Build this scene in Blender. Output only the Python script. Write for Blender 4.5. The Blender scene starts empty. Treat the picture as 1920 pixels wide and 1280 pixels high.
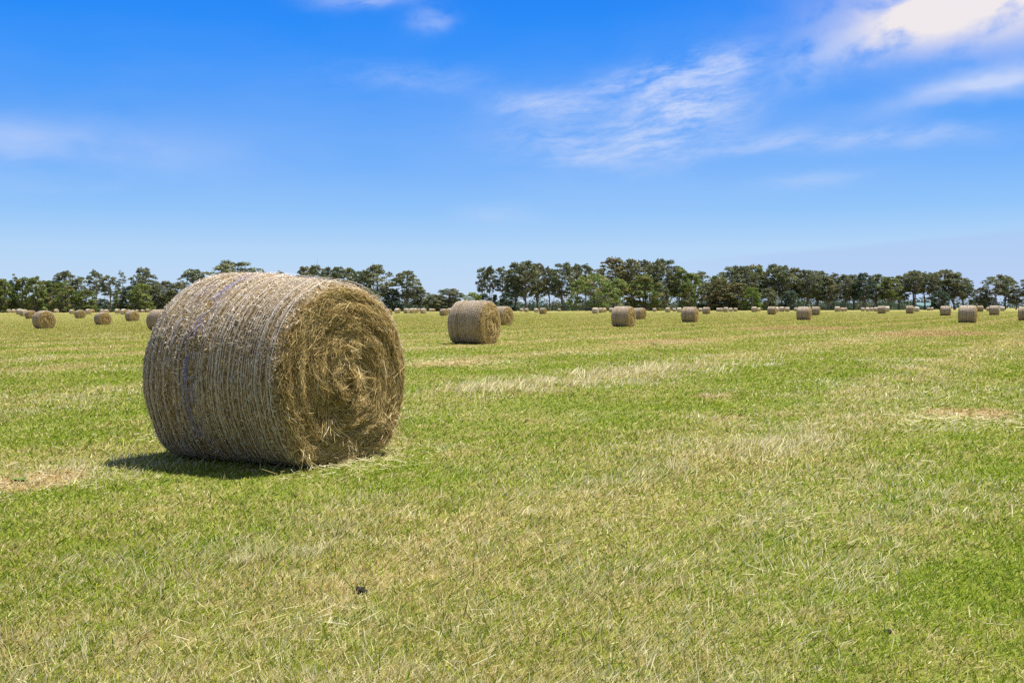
import bpy, math, random
import numpy as np
from mathutils import Matrix, Vector

# ------------------------------------------------------------------ basics
scene = bpy.context.scene
COL = scene.collection
EXPO = 0.95
HAZE = 0.0
F = 1867.0                       # focal length in pixels of the 1920 px wide photograph
CAM = np.array([0.0, 0.0, 1.29])
PITCH = math.atan((640 - 578.5) / F)
ROLL = -0.0030
RC = Matrix.Rotation(math.pi / 2 - PITCH, 3, 'X') @ Matrix.Rotation(ROLL, 3, 'Z')
RCN = np.array(RC)
ANG = math.radians(30.5)         # direction of the bale axes and of the mown rows
AX = np.array([math.cos(ANG), -math.sin(ANG), 0.0])
PX = np.array([math.sin(ANG), math.cos(ANG), 0.0])


def sstep(a, b, x):
    t = np.clip((np.asarray(x, float) - a) / (b - a), 0, 1)
    return t * t * (3 - 2 * t)


def gz(x, y):
    """height of the field: nearly flat, a shallow dip to the left"""
    return -0.38 * sstep(-10, -42, x) * sstep(25, 75, y) * (1 - sstep(140, 270, y))


def ray(px, py):
    d = RCN @ np.array([(px - 960) / F, -(py - 640) / F, -1.0])
    return d / d[1]


def hit(px, py, far=430.0):
    r = ray(px, py)
    d = 60.0
    for _ in range(60):
        z = float(gz(r[0] * d, d))
        dn = (z - CAM[2]) / r[2] if r[2] < -1e-5 else far
        d = 0.5 * d + 0.5 * min(max(dn, 1.5), far)
    return np.array([r[0] * d, d, float(gz(r[0] * d, d))])


def hor(px):
    lo, hi = 500.0, 660.0
    for _ in range(40):
        m = (lo + hi) / 2
        if ray(px, m)[2] > 0: lo = m
        else: hi = m
    return lo


def hash2(ix, iy, seed):
    n = (ix.astype(np.int64) * 374761393 + iy.astype(np.int64) * 668265263 + seed * 974634777) & 0x7fffffff
    n = ((n ^ (n >> 13)) * 1274126177) & 0x7fffffff
    return ((n ^ (n >> 16)) & 0xffff) / 65535.0


def vnoise(x, y, seed=0):
    x = np.asarray(x, float); y = np.asarray(y, float)
    ix = np.floor(x); iy = np.floor(y)
    fx = x - ix; fy = y - iy
    fx = fx * fx * (3 - 2 * fx); fy = fy * fy * (3 - 2 * fy)
    a = hash2(ix, iy, seed); b = hash2(ix + 1, iy, seed)
    c = hash2(ix, iy + 1, seed); d = hash2(ix + 1, iy + 1, seed)
    return (a * (1 - fx) + b * fx) * (1 - fy) + (c * (1 - fx) + d * fx) * fy


def fnoise(x, y, seed=0, octv=4):
    s = 0; a = 0.5; t = 0
    for k in range(octv):
        s = s + a * vnoise(x * 2 ** k, y * 2 ** k, seed + 17 * k); t += a; a *= 0.55
    return s / t


# ------------------------------------------------------------------ mesh helpers
def mesh_np(name, verts, faces, attrs=None, smooth=False):
    """verts (N,3), faces (M,4) quads; attrs: {name: (N,) float}"""
    me = bpy.data.meshes.new(name)
    V = len(verts); M = len(faces)
    me.vertices.add(V)
    me.vertices.foreach_set('co', np.ascontiguousarray(verts, np.float32).ravel())
    me.loops.add(M * 4)
    me.loops.foreach_set('vertex_index', np.ascontiguousarray(faces, np.int32).ravel())
    me.polygons.add(M)
    me.polygons.foreach_set('loop_start', np.arange(0, M * 4, 4, dtype=np.int32))
    if smooth:
        me.polygons.foreach_set('use_smooth', np.ones(M, bool))
    me.update(calc_edges=True)
    for k, v in (attrs or {}).items():
        a = me.attributes.new(k, 'FLOAT', 'POINT')
        a.data.foreach_set('value', np.ascontiguousarray(v, np.float32))
    return me


class Acc:
    """collects quads from several builders into one mesh"""
    def __init__(s): s.v = []; s.f = []; s.a = []; s.b = []; s.n = 0
    def add(s, v, f, a=None, b=None):
        v = np.asarray(v, float)
        s.v.append(v); s.f.append(np.asarray(f) + s.n); s.n += len(v)
        s.a.append(np.zeros(len(v)) if a is None else np.broadcast_to(a, (len(v),)))
        s.b.append(np.zeros(len(v)) if b is None else np.broadcast_to(b, (len(v),)))
    def mesh(s, name, smooth=False):
        return mesh_np(name, np.concatenate(s.v), np.concatenate(s.f),
                       {'rnd': np.concatenate(s.a), 'rnd2': np.concatenate(s.b)}, smooth)


def ribbons(C, D, S, L, W, bend, tip=0.35):
    """two-segment strips: start C, direction D, side S, length L, width W, bend vector"""
    n = len(C)
    L = L[:, None]; W = W[:, None]
    p0 = C; p1 = C + D * L * 0.52 + bend * 0.35; p2 = C + D * L + bend
    v = np.empty((n, 6, 3))
    v[:, 0] = p0 - S * W / 2; v[:, 1] = p0 + S * W / 2
    v[:, 2] = p1 - S * W / 2; v[:, 3] = p1 + S * W / 2
    v[:, 4] = p2 - S * W / 2 * tip; v[:, 5] = p2 + S * W / 2 * tip
    b = np.arange(n)[:, None] * 6
    f = np.concatenate([b + np.array([[0, 1, 3, 2]]), b + np.array([[2, 3, 5, 4]])], 1).reshape(-1, 4)
    return v.reshape(-1, 3), f


def unit(v):
    return v / np.maximum(np.linalg.norm(v, axis=-1, keepdims=True), 1e-9)


def tube(pts, rad, n=7):
    pts = np.asarray(pts, float); rad = np.asarray(rad, float); m = len(pts)
    t = unit(np.gradient(pts, axis=0))
    ref = np.where(np.abs(t[:, 2:3]) > 0.9, np.array([[1.0, 0, 0]]), np.array([[0, 0, 1.0]]))
    u = unit(np.cross(t, ref)); w = np.cross(t, u)
    a = np.arange(n) / n * 2 * math.pi
    v = pts[:, None] + (u[:, None] * np.cos(a)[None, :, None] + w[:, None] * np.sin(a)[None, :, None]) * rad[:, None, None]
    i, j = np.meshgrid(np.arange(m - 1), np.arange(n), indexing='ij')
    f = np.stack([i * n + j, i * n + (j + 1) % n, (i + 1) * n + (j + 1) % n, (i + 1) * n + j], -1).reshape(-1, 4)
    return v.reshape(-1, 3), f


def grid_faces(m, n, wrap=False):
    nn = n if wrap else n - 1
    i, j = np.meshgrid(np.arange(m - 1), np.arange(nn), indexing='ij')
    return np.stack([i * n + j, i * n + (j + 1) % n, (i + 1) * n + (j + 1) % n, (i + 1) * n + j], -1).reshape(-1, 4)


def boxv(x0, x1, y0, y1, z0, z1):
    v = np.array([[x, y, z] for x in (x0, x1) for y in (y0, y1) for z in (z0, z1)], float)
    f = np.array([[0, 1, 3, 2], [4, 6, 7, 5], [0, 4, 5, 1], [2, 3, 7, 6], [0, 2, 6, 4], [1, 5, 7, 3]])
    return v, f


def link(name, me, mat=None, parent=None):
    o = bpy.data.objects.new(name, me)
    COL.objects.link(o)
    if mat is not None and len(me.materials) == 0:
        me.materials.append(mat)
    if parent is not None:
        o.parent = parent
    return o


def link_multi(name, parts, parent=None):
    """one mesh from several (verts, faces, rnd, material, smooth) pieces"""
    nv = 0; V = []; Fc = []; R_ = []; MI = []; SM = []; mats = []
    for v, f, r, m, sm in parts:
        V.append(v); Fc.append(np.asarray(f) + nv); nv += len(v)
        R_.append(np.zeros(len(v)) if r is None else r)
        if m not in mats: mats.append(m)
        MI.append(np.full(len(f), mats.index(m), np.int32)); SM.append(np.full(len(f), sm, bool))
    me = mesh_np(name, np.concatenate(V), np.concatenate(Fc), {'rnd': np.concatenate(R_)})
    for m in mats: me.materials.append(m)
    me.polygons.foreach_set('material_index', np.concatenate(MI))
    me.polygons.foreach_set('use_smooth', np.concatenate(SM))
    o = bpy.data.objects.new(name, me); COL.objects.link(o)
    if parent is not None: o.parent = parent
    return o


def empty(name, loc=(0, 0, 0)):
    o = bpy.data.objects.new(name, None)
    o.empty_display_size = 0.3
    o.location = loc
    COL.objects.link(o)
    return o


def tag(o, label=None, cat=None, group=None, kind=None):
    if label: o['label'] = label
    if cat: o['category'] = cat
    if group: o['group'] = group
    if kind: o['kind'] = kind
    return o


def copy_tree(o, parent=None):
    c = o.copy(); COL.objects.link(c)
    if parent is not None:
        c.parent = parent
    for ch in list(o.children):
        copy_tree(ch, c)
    return c


# ------------------------------------------------------------------ node helpers
class NT:
    def __init__(s, tree): s.t = tree; s.n = tree.nodes; s.l = tree.links
    def node(s, typ, **kw):
        n = s.n.new(typ)
        for k, v in kw.items(): setattr(n, k, v)
        return n
    def put(s, inp, v):
        if isinstance(v, bpy.types.NodeSocket): s.l.new(v, inp)
        elif v is not None: inp.default_value = v
    def math(s, op, a, b=None, c=None, clamp=False):
        n = s.node('ShaderNodeMath', operation=op, use_clamp=clamp)
        for i, v in enumerate((a, b, c)):
            if v is not None: s.put(n.inputs[i], v)
        return n.outputs[0]
    def vec(s, op, a, b=None):
        n = s.node('ShaderNodeVectorMath', operation=op)
        s.put(n.inputs[0], a)
        if b is not None: s.put(n.inputs[1], b)
        return n.outputs['Value'] if op in ('DOT_PRODUCT', 'LENGTH') else n.outputs[0]
    def noise(s, v, scale, detail=3.0, rough=0.5, dist=0.0):
        n = s.node('ShaderNodeTexNoise')
        if v is not None: s.put(n.inputs['Vector'], v)
        n.inputs['Scale'].default_value = scale; n.inputs['Detail'].default_value = detail
        n.inputs['Roughness'].default_value = rough; n.inputs['Distortion'].default_value = dist
        return n.outputs['Fac']
    def ramp(s, fac, stops, interp='LINEAR'):
        n = s.node('ShaderNodeValToRGB'); r = n.color_ramp; r.interpolation = interp
        while len(r.elements) > 1: r.elements.remove(r.elements[-1])
        r.elements[0].position = stops[0][0]; r.elements[0].color = (*stops[0][1], 1)
        for p, c in stops[1:]:
            e = r.elements.new(p); e.color = (*c, 1)
        s.put(n.inputs[0], fac)
        return n.outputs[0]
    def mix(s, fac, a, b, blend='MIX'):
        n = s.node('ShaderNodeMix', data_type='RGBA', blend_type=blend)
        s.put(n.inputs[0], fac); s.put(n.inputs[6], a if isinstance(a, bpy.types.NodeSocket) else (*a, 1))
        s.put(n.inputs[7], b if isinstance(b, bpy.types.NodeSocket) else (*b, 1))
        return n.outputs[2]
    def maprange(s, v, a, b, c=0.0, d=1.0, smooth=False):
        n = s.node('ShaderNodeMapRange')
        if smooth: n.interpolation_type = 'SMOOTHSTEP'
        s.put(n.inputs[0], v)
        for i, x in zip((1, 2, 3, 4), (a, b, c, d)): n.inputs[i].default_value = x
        return n.outputs[0]
    def attr(s, name):
        n = s.node('ShaderNodeAttribute', attribute_name=name); return n.outputs['Fac']
    def comb(s, x, y, z):
        n = s.node('ShaderNodeCombineXYZ')
        for i, v in enumerate((x, y, z)): s.put(n.inputs[i], v)
        return n.outputs[0]
    def sep(s, v):
        n = s.node('ShaderNodeSeparateXYZ'); s.put(n.inputs[0], v); return n.outputs


def new_mat(name):
    m = bpy.data.materials.new(name); m.use_nodes = True
    nt = NT(m.node_tree); nt.n.clear()
    out = nt.node('ShaderNodeOutputMaterial')
    return m, nt, out


def finish(nt, out, color, rough=0.85, spec=0.2, transl=0.0, bump=None, normal=None):
    p = nt.node('ShaderNodeBsdfPrincipled')
    nt.put(p.inputs['Base Color'], color if isinstance(color, bpy.types.NodeSocket) else (*color, 1))
    p.inputs['Roughness'].default_value = rough
    p.inputs['Specular IOR Level'].default_value = spec
    if bump is not None:
        b = nt.node('ShaderNodeBump'); b.inputs['Strength'].default_value = bump[1]; b.inputs['Distance'].default_value = bump[2]
        nt.put(b.inputs['Height'], bump[0]); nt.l.new(b.outputs[0], p.inputs['Normal'])
    sh = p.outputs[0]
    if transl > 0:
        t = nt.node('ShaderNodeBsdfTranslucent'); nt.put(t.inputs['Color'], color)
        m = nt.node('ShaderNodeMixShader'); m.inputs[0].default_value = transl
        nt.l.new(sh, m.inputs[1]); nt.l.new(t.outputs[0], m.inputs[2]); sh = m.outputs[0]
    nt.l.new(sh, out.inputs['Surface'])


# ------------------------------------------------------------------ field colour (shared by soil sheet and grass)
def field_masks(nt):
    geo = nt.node('ShaderNodeNewGeometry')
    P = geo.outputs['Position']
    u = nt.vec('DOT_PRODUCT', P, tuple(AX)); v = nt.vec('DOT_PRODUCT', P, tuple(PX))
    big = nt.noise(nt.comb(nt.math('MULTIPLY', u, 0.30), nt.math('MULTIPLY', v, 0.10), 0.0), 1.0, 3.0, 0.55)
    mid = nt.noise(nt.comb(nt.math('MULTIPLY', u, 1.1), nt.math('MULTIPLY', v, 0.55), 5.0), 1.0, 4.0, 0.6)
    fine = nt.noise(P, 4.5, 3.0, 0.6)
    # old rows of cut hay, about 5.4 m apart
    w = nt.math('ADD', nt.math('MULTIPLY', u, 2 * math.pi / 5.4), nt.math('MULTIPLY', nt.math('SUBTRACT', mid, 0.5), 2.2))
    row = nt.math('POWER', nt.math('MULTIPLY_ADD', nt.math('COSINE', nt.math('SUBTRACT', w, 3.1)), 0.5, 0.5), 3.0)
    s = nt.math('MULTIPLY', nt.math('SUBTRACT', big, 0.5), 0.55)
    s = nt.math('MULTIPLY_ADD', nt.math('SUBTRACT', mid, 0.5), 1.15, s)
    s = nt.math('MULTIPLY_ADD', nt.math('SUBTRACT', fine, 0.5), 0.95, s)
    s = nt.math('MULTIPLY_ADD', nt.math('SUBTRACT', row, 0.33), 0.22, s)
    sy_ = nt.sep(P)[1]
    zone = nt.math('ADD', nt.maprange(sy_, 17.0, 40.0, 0.0, 0.20, True), nt.maprange(sy_, 5.8, 4.2, 0.0, 0.07, True))
    dry = nt.math('ADD', nt.math('ADD', s, zone), 0.335)
    brown = nt.maprange(nt.noise(nt.comb(nt.math('MULTIPLY', u, 0.55), nt.math('MULTIPLY', v, 0.22), 9.0), 1.0, 3.0, 0.55), 0.60, 0.78)
    sx = nt.sep(P)
    dist = nt.vec('LENGTH', nt.comb(sx[0], sx[1], 0.0))
    # worn reddish patches where old hay lay
    for (px, py, ra, rb_, k) in [(1850, 776, .75, .34, .95), (1770, 772, .6, .24, .8), (50, 905, .45, .36, 1.0), (120, 885, .3, .25, .6), (1335, 742, .5, .28, .8), (1360, 785, .45, .2, .6),
                                 (850, 682, 1.5, .8, .6), (1500, 615, 6, 3, .7), (1750, 625, 6, 2.6, .8), (1240, 640, 3, 1.6, .6), (1000, 790, .4, .22, .4), (860, 850, .35, .2, .4), (60, 690, 1.5, 1.0, .5)]:
        c = hit(px, py)
        a = nt.math('MULTIPLY', nt.math('SUBTRACT', u, float(c @ AX)), 1 / rb_); b = nt.math('MULTIPLY', nt.math('SUBTRACT', v, float(c @ PX)), 1 / ra)
        q = nt.math('ADD', nt.math('ADD', nt.math('MULTIPLY', a, a), nt.math('MULTIPLY', b, b)), nt.math('MULTIPLY', nt.math('SUBTRACT', fine, .5), 2.5))
        g = nt.math('MULTIPLY', nt.maprange(q, 0.2, 1.7, 1.0, 0.0, True), k)
        dry = nt.math('ADD', dry, nt.math('MULTIPLY', g, .55)); brown = nt.math('MAXIMUM', brown, g)
    return P, dry, brown, dist


def mat_grass():
    m, nt, out = new_mat('grass_blade')
    P, dry, brown, dist = field_masks(nt)
    r = nt.attr('rnd'); r2 = nt.attr('rnd2')
    green = nt.ramp(r2, [(0.0, (0.045, 0.095, 0.010)), (0.35, (0.155, 0.240, 0.016)), (0.7, (0.310, 0.378, 0.032)), (1.0, (0.52, 0.55, 0.10))])
    straw = nt.ramp(r2, [(0.0, (0.15, 0.10, 0.035)), (0.35, (0.42, 0.34, 0.115)), (0.75, (0.68, 0.585, 0.265)), (1.0, (0.88, 0.81, 0.49))])
    rust = nt.ramp(r2, [(0.0, (0.17, 0.10, 0.042)), (0.6, (0.43, 0.30, 0.145)), (1.0, (0.70, 0.56, 0.33))])
    straw = nt.mix(nt.math('MULTIPLY', brown, 0.75), straw, rust)
    k = nt.math('SUBTRACT', dry, r)
    fac = nt.maprange(k, -0.18, 0.18, 0.0, 1.0, True)
    c = nt.mix(fac, green, straw)
    finish(nt, out, c, 0.85, 0.04, 0.45)
    return m


def mat_ground():
    m, nt, out = new_mat('field_soil')
    P, dry, brown, dist = field_masks(nt)
    fine = nt.noise(P, 38.0, 4.0, 0.65)
    finer = nt.noise(P, 160.0, 2.0, 0.6)
    g = nt.ramp(fine, [(0.3, (0.05, 0.085, 0.012)), (0.5, (0.12, 0.16, 0.025)), (0.7, (0.22, 0.25, 0.05))])
    s = nt.ramp(finer, [(0.3, (0.12, 0.085, 0.035)), (0.5, (0.27, 0.205, 0.09)), (0.7, (0.42, 0.34, 0.17))])
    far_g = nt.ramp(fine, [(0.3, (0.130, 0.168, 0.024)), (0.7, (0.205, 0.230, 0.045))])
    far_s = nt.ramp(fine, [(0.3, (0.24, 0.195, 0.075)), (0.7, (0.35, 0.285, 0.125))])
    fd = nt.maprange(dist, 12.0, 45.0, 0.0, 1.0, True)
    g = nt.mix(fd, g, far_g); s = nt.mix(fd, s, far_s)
    s = nt.mix(nt.math('MULTIPLY', brown, 0.6), s, (0.30, 0.19, 0.075))
    fac = nt.maprange(dry, 0.1, 0.9)
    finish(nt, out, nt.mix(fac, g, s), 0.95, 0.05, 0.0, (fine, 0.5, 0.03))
    return m


def mat_straw(name, stops, transl=0.25, rough=0.8):
    m, nt, out = new_mat(name)
    c = nt.ramp(nt.attr('rnd'), stops)
    finish(nt, out, c, rough, 0.08, transl)
    return m


def mat_roll(name):
    """packed hay under the net: fine fibres, darker gaps, pale chaff"""
    m, nt, out = new_mat(name)
    tc = nt.node('ShaderNodeTexCoord').outputs['Object']
    s = nt.sep(tc)
    phi = nt.math('ARCTAN2', nt.math('SUBTRACT', s[2], 0.72), s[1])
    fib = nt.noise(nt.comb(nt.math('MULTIPLY', s[0], 60.0), nt.math('MULTIPLY', phi, 9.0), 0.0), 1.0, 4.0, 0.65)
    big = nt.noise(tc, 3.0, 3.0, 0.6)
    f = nt.math('ADD', nt.math('MULTIPLY', fib, 0.8), nt.math('MULTIPLY', big, 0.3))
    c = nt.ramp(f, [(0.32, (0.045, 0.028, 0.012)), (0.5, (0.15, 0.10, 0.045)), (0.62, (0.30, 0.215, 0.105)), (0.78, (0.46, 0.36, 0.20))])
    finish(nt, out, c, 0.9, 0.1, 0.0, (f, 0.8, 0.02))
    return m


def mat_plain(name, a, b):
    m, nt, out = new_mat(name)
    n_ = nt.noise(nt.node('ShaderNodeTexCoord').outputs['Object'], 9.0, 5.0, .65)
    oi = nt.node('ShaderNodeObjectInfo').outputs['Random']
    hv = nt.node('ShaderNodeHueSaturation'); nt.l.new(nt.mix(nt.maprange(n_, .3, .7), a, b), hv.inputs['Color']); nt.l.new(nt.maprange(oi, 0, 1, .75, 1.15), hv.inputs['Value']); nt.l.new(nt.maprange(oi, 0, 1, 1.1, .75), hv.inputs['Saturation'])
    finish(nt, out, hv.outputs[0], .9, .1, 0, (n_, .6, .05))
    return m


def mat_end(name):
    m, nt, out = new_mat(name)
    tc = nt.node('ShaderNodeTexCoord').outputs['Object']
    s = nt.sep(tc)
    y = s[1]; z = nt.math('SUBTRACT', s[2], 0.72)
    rad = nt.math('SQRT', nt.math('ADD', nt.math('MULTIPLY', y, y), nt.math('MULTIPLY', z, z)))
    phi = nt.math('ARCTAN2', z, y)
    wob = nt.noise(tc, 4.0, 2.0, 0.5)
    fib = nt.noise(nt.comb(nt.math('MULTIPLY', nt.math('ADD', rad, nt.math('MULTIPLY', wob, 0.10)), 42.0), nt.math('MULTIPLY', phi, 4.0), 0.0), 1.0, 4.0, 0.65)
    c = nt.ramp(fib, [(0.3, (0.035, 0.018, 0.005)), (0.48, (0.14, 0.082, 0.022)), (0.6, (0.30, 0.195, 0.065)), (0.75, (0.48, 0.35, 0.14))])
    finish(nt, out, c, 0.9, 0.1, 0.0, (fib, 0.9, 0.03))
    return m


M_GRASS = mat_grass()
M_SOIL = mat_ground()
M_CHAFF = mat_straw('bleached_toplit_chaff', [(0.0, (0.13, 0.085, 0.035)), (0.3, (0.35, 0.255, 0.125)), (0.65, (0.64, 0.54, 0.37)), (1.0, (0.88, 0.82, 0.70))], 0.15)
M_HAY = mat_straw('golden_hay', [(0.0, (0.085, 0.052, 0.016)), (0.28, (0.30, 0.205, 0.070)), (0.60, (0.56, 0.43, 0.19)), (0.9, (0.74, 0.59, 0.30)), (1.0, (0.86, 0.75, 0.50))], 0.2)
M_DRY = mat_straw('dry_stalk', [(0.0, (0.44, 0.37, 0.15)), (0.5, (0.72, 0.64, 0.36)), (1.0, (0.86, 0.81, 0.57))], 0.52)
M_ROLL = mat_roll('packed_hay')
M_END = mat_end('cut_hay')
M_ROLLF = mat_plain('netted_hay', (.32, .25, .17), (.60, .51, .40)); M_ENDF = mat_plain('golden_cut_hay', (.22, .145, .045), (.52, .38, .15))


def mat_net():
    m, nt, out = new_mat('net_twine')
    r2 = nt.attr('rnd2')
    base = nt.ramp(nt.attr('rnd'), [(0.0, (0.54, 0.49, 0.46)), (1.0, (0.87, 0.83, 0.80))])
    c = nt.mix(r2, base, (0.09, 0.11, 0.55))
    finish(nt, out, c, 0.5, 0.4, 0.25)
    return m


M_NET = mat_net()


# ------------------------------------------------------------------ camera, render, light
cam = bpy.data.cameras.new('camera')
cam.sensor_width = 36.0
cam.lens = 36.0 * F / 1920.0
cam.clip_start = 0.05; cam.clip_end = 30000
cam_o = bpy.data.objects.new('camera', cam)
cam_o.matrix_world = Matrix.Translation(Vector(CAM)) @ RC.to_4x4()
COL.objects.link(cam_o)
scene.camera = cam_o
cam.dof.use_dof = False

scene.view_settings.view_transform = 'Standard'
scene.view_settings.look = 'None'
scene.view_settings.gamma = 1.0
scene.view_settings.exposure = EXPO
scene.cycles.use_denoising = False
scene.cycles.max_bounces = 6
scene.cycles.diffuse_bounces = 3
scene.cycles.transmission_bounces = 3
scene.cycles.transparent_max_bounces = 4
scene.cycles.volume_bounces = 0

ELEV = math.radians(69.0)
SAZ = math.atan2(0.86, 0.51)          # towards the sun, clockwise from +Y
S = Vector((math.cos(ELEV) * math.sin(SAZ), math.cos(ELEV) * math.cos(SAZ), math.sin(ELEV)))
sun = bpy.data.lights.new('sun', 'SUN')
sun.energy = 5.0; sun.angle = math.radians(0.53); sun.color = (1.0, 0.955, 0.88)
sun_o = bpy.data.objects.new('sun', sun)
sun_o.rotation_euler = S.to_track_quat('Z', 'Y').to_euler()
sun_o.location = (30, 30, 60)
COL.objects.link(sun_o)

world = bpy.data.worlds.new('World'); scene.world = world; world.use_nodes = True
nt = NT(world.node_tree); nt.n.clear()
wout = nt.node('ShaderNodeOutputWorld'); bg = nt.node('ShaderNodeBackground')
sky = nt.node('ShaderNodeTexSky', sky_type='NISHITA'); sky.sun_disc = False
sky.sun_elevation = ELEV; sky.sun_rotation = SAZ
sky.air_density = 1.0; sky.dust_density = 0.4; sky.ozone_density = 2.0
D = nt.node('ShaderNodeTexCoord').outputs['Generated']
d3 = nt.sep(D)
elev = nt.math('ARCSINE', nt.math('MINIMUM', nt.math('MAXIMUM', d3[2], -1.0), 1.0))
azi = nt.math('ARCTAN2', d3[0], d3[1])
e_n = nt.maprange(elev, 0.0, 0.5)


def lin(r, g, b):
    f = lambda c: c / 255 / 12.92 if c / 255 < 0.04045 else ((c / 255 + 0.055) / 1.055) ** 2.4
    return (f(r), f(g), f(b))


def srow(y): return max(0.0, math.atan((578.5 - y) / F) / 0.5)


grad = nt.ramp(e_n, [(0.0, lin(203, 222, 246)), (srow(535), lin(193, 219, 249)), (srow(470), lin(180, 215, 251)), (srow(400), lin(143, 197, 253)),
                     (srow(320), lin(113, 178, 254)), (srow(230), lin(75, 160, 253)), (srow(140), lin(47, 149, 254)),
                     (srow(50), lin(12, 138, 252)), (srow(-40), lin(4, 128, 246)), (1.0, lin(40, 120, 220))])
vm = nt.node('ShaderNodeVectorMath', operation='SCALE'); nt.l.new(sky.outputs[0], vm.inputs[0]); vm.inputs['Scale'].default_value = 0.10
base = nt.mix(0.92, vm.outputs[0], grad)

# unseen pale sheet added above and behind the view, makes ambient light less blue
ambient_veil = nt.math('MAXIMUM', nt.maprange(elev, 0.34, 0.75, 0.0, 0.72, True), nt.math('MULTIPLY', nt.maprange(d3[1], 0.35, -0.35, 0.0, 0.6, True), nt.maprange(elev, 0.0, 0.1)))
base = nt.mix(ambient_veil, base, (0.33, 0.33, 0.36))

# clouds: high cirrus wisps and one cumulus edge, in azimuth/elevation on the sky itself
warp = nt.noise(nt.comb(nt.math('MULTIPLY', azi, 9.0), nt.math('MULTIPLY', elev, 16.0), 1.3), 1.0, 4.0, 0.55)
warp2 = nt.noise(nt.comb(nt.math('MULTIPLY', azi, 9.0), nt.math('MULTIPLY', elev, 16.0), 7.7), 1.0, 4.0, 0.55)
az_w = nt.math('MULTIPLY_ADD', nt.math('SUBTRACT', warp, 0.5), 0.045, azi)
el_w = nt.math('MULTIPLY_ADD', nt.math('SUBTRACT', warp2, 0.5), 0.030, elev)


def wisp_noise(rot, sx, sy, z, detail=6.0, rough=0.6):
    c, s_ = math.cos(rot), math.sin(rot)
    a = nt.math('ADD', nt.math('MULTIPLY', az_w, c * sx), nt.math('MULTIPLY', el_w, s_ * sx))
    b = nt.math('ADD', nt.math('MULTIPLY', az_w, -s_ * sy), nt.math('MULTIPLY', el_w, c * sy))
    return nt.noise(nt.comb(a, b, z), 1.0, detail, rough)


N_wisp = wisp_noise(0.14, 17.0, 66.0, 0.0, 10.0, 0.70)
N_puff = wisp_noise(0.1, 22.0, 34.0, 4.0, 7.0, 0.55)
N_wisp = nt.math('ADD', nt.math('MULTIPLY', N_wisp, .62), nt.math('MULTIPLY', wisp_noise(0.3, 12.0, 26.0, 2.0, 7.0, .6), .38))
N_soft = wisp_noise(0.05, 6.0, 18.0, 8.0, 4.0, 0.5)


def blob(px, py, rx, ry, rot, amount, noise, lo, hi):
    a0 = math.atan((px - 960) / F); e0 = math.atan((578.5 - 0.003 * (px - 960) - py) / F * math.cos(a0))
    c, s_ = math.cos(rot), math.sin(rot)
    da = nt.math('SUBTRACT', az_w, a0); de = nt.math('SUBTRACT', el_w, e0)
    a = nt.math('ADD', nt.math('MULTIPLY', da, c * F / rx), nt.math('MULTIPLY', de, s_ * F / rx))
    b = nt.math('ADD', nt.math('MULTIPLY', da, -s_ * F / ry), nt.math('MULTIPLY', de, c * F / ry))
    r2 = nt.math('ADD', nt.math('MULTIPLY', a, a), nt.math('MULTIPLY', b, b))
    g = nt.math('EXPONENT', nt.math('MULTIPLY', r2, -1.0))
    n = nt.maprange(noise, lo, hi, 0.0, 1.0, True)
    return nt.math('MULTIPLY', nt.math('MULTIPLY', g, n), amount)


blobs = [
    (1270, 205, 120, 55, 0.20, 1.0, N_wisp, 0.36, 0.64), (1240, 140, 170, 26, 0.20, 0.60, N_wisp, 0.37, 0.65),
    (1370, 125, 40, 18, 0.25, 0.50, N_wisp, 0.30, 0.6),
    (1025, 205, 90, 20, -0.05, 0.55, N_wisp, 0.30, 0.62), (1100, 280, 150, 42, -0.08, 0.50, N_wisp, 0.37, 0.65),
    (1400, 275, 210, 20, 0.02, 0.42, N_wisp, 0.32, 0.64), (1700, 258, 150, 16, 0.0, 0.38, N_wisp, 0.32, 0.62),
    (1800, 172, 130, 22, 0.16, 0.62, N_soft, 0.20, 0.58), (1890, 148, 90, 26, 0.14, 0.5, N_soft, 0.2, 0.6),
    (1520, 340, 90, 12, 0.15, 0.30, N_wisp, 0.3, 0.6), (1500, 150, 40, 22, 0.2, 0.25, N_puff, 0.3, 0.6),
    (60, 265, 260, 34, -0.03, 0.42, N_soft, 0.25, 0.62), (60, 320, 200, 50, -0.1, 0.16, N_soft, 0.3, 0.6),
    (690, 8, 95, 17, 0.02, 0.50, N_wisp, 0.30, 0.60), (812, 52, 42, 20, 0.1, 0.38, N_puff, 0.32, 0.62),
    (780, 150, 150, 22, -0.05, 0.26, N_wisp, 0.3, 0.62), (935, 405, 70, 16, 0.0, 0.24, N_wisp, 0.3, 0.6),
    (1300, 240, 420, 150, 0.1, 0.17, N_soft, 0.1, 0.7), (420, 240, 520, 150, 0.0, 0.10, N_soft, 0.2, 0.7), (1560, 100, 90, 30, 0.1, 0.36, N_puff, 0.32, 0.62),
]
cm = None
for b_ in blobs:
    v_ = blob(*b_)
    cm = v_ if cm is None else nt.math('ADD', cm, v_)
cum = blob(1840, 10, 210, 62, 0.0, 1.2, N_puff, 0.14, 0.62)
cum2 = blob(1700, 50, 95, 40, 0.3, 0.62, N_puff, 0.15, 0.70)
cu = nt.math('ADD', cum, cum2)
cm = nt.math('MINIMUM', cm, 0.85); cu = nt.math('MINIMUM', cu, 0.96)
ltop = nt.math('MULTIPLY_ADD', azi, 47.0 / 670.0, (578.5 - 490.0) / F - math.atan(290 / F) * 47.0 / 670.0)
edge_ = nt.math('ADD', nt.math('SUBTRACT', ltop, elev), nt.math('MULTIPLY', nt.math('SUBTRACT', N_soft, .5), .006))
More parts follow.
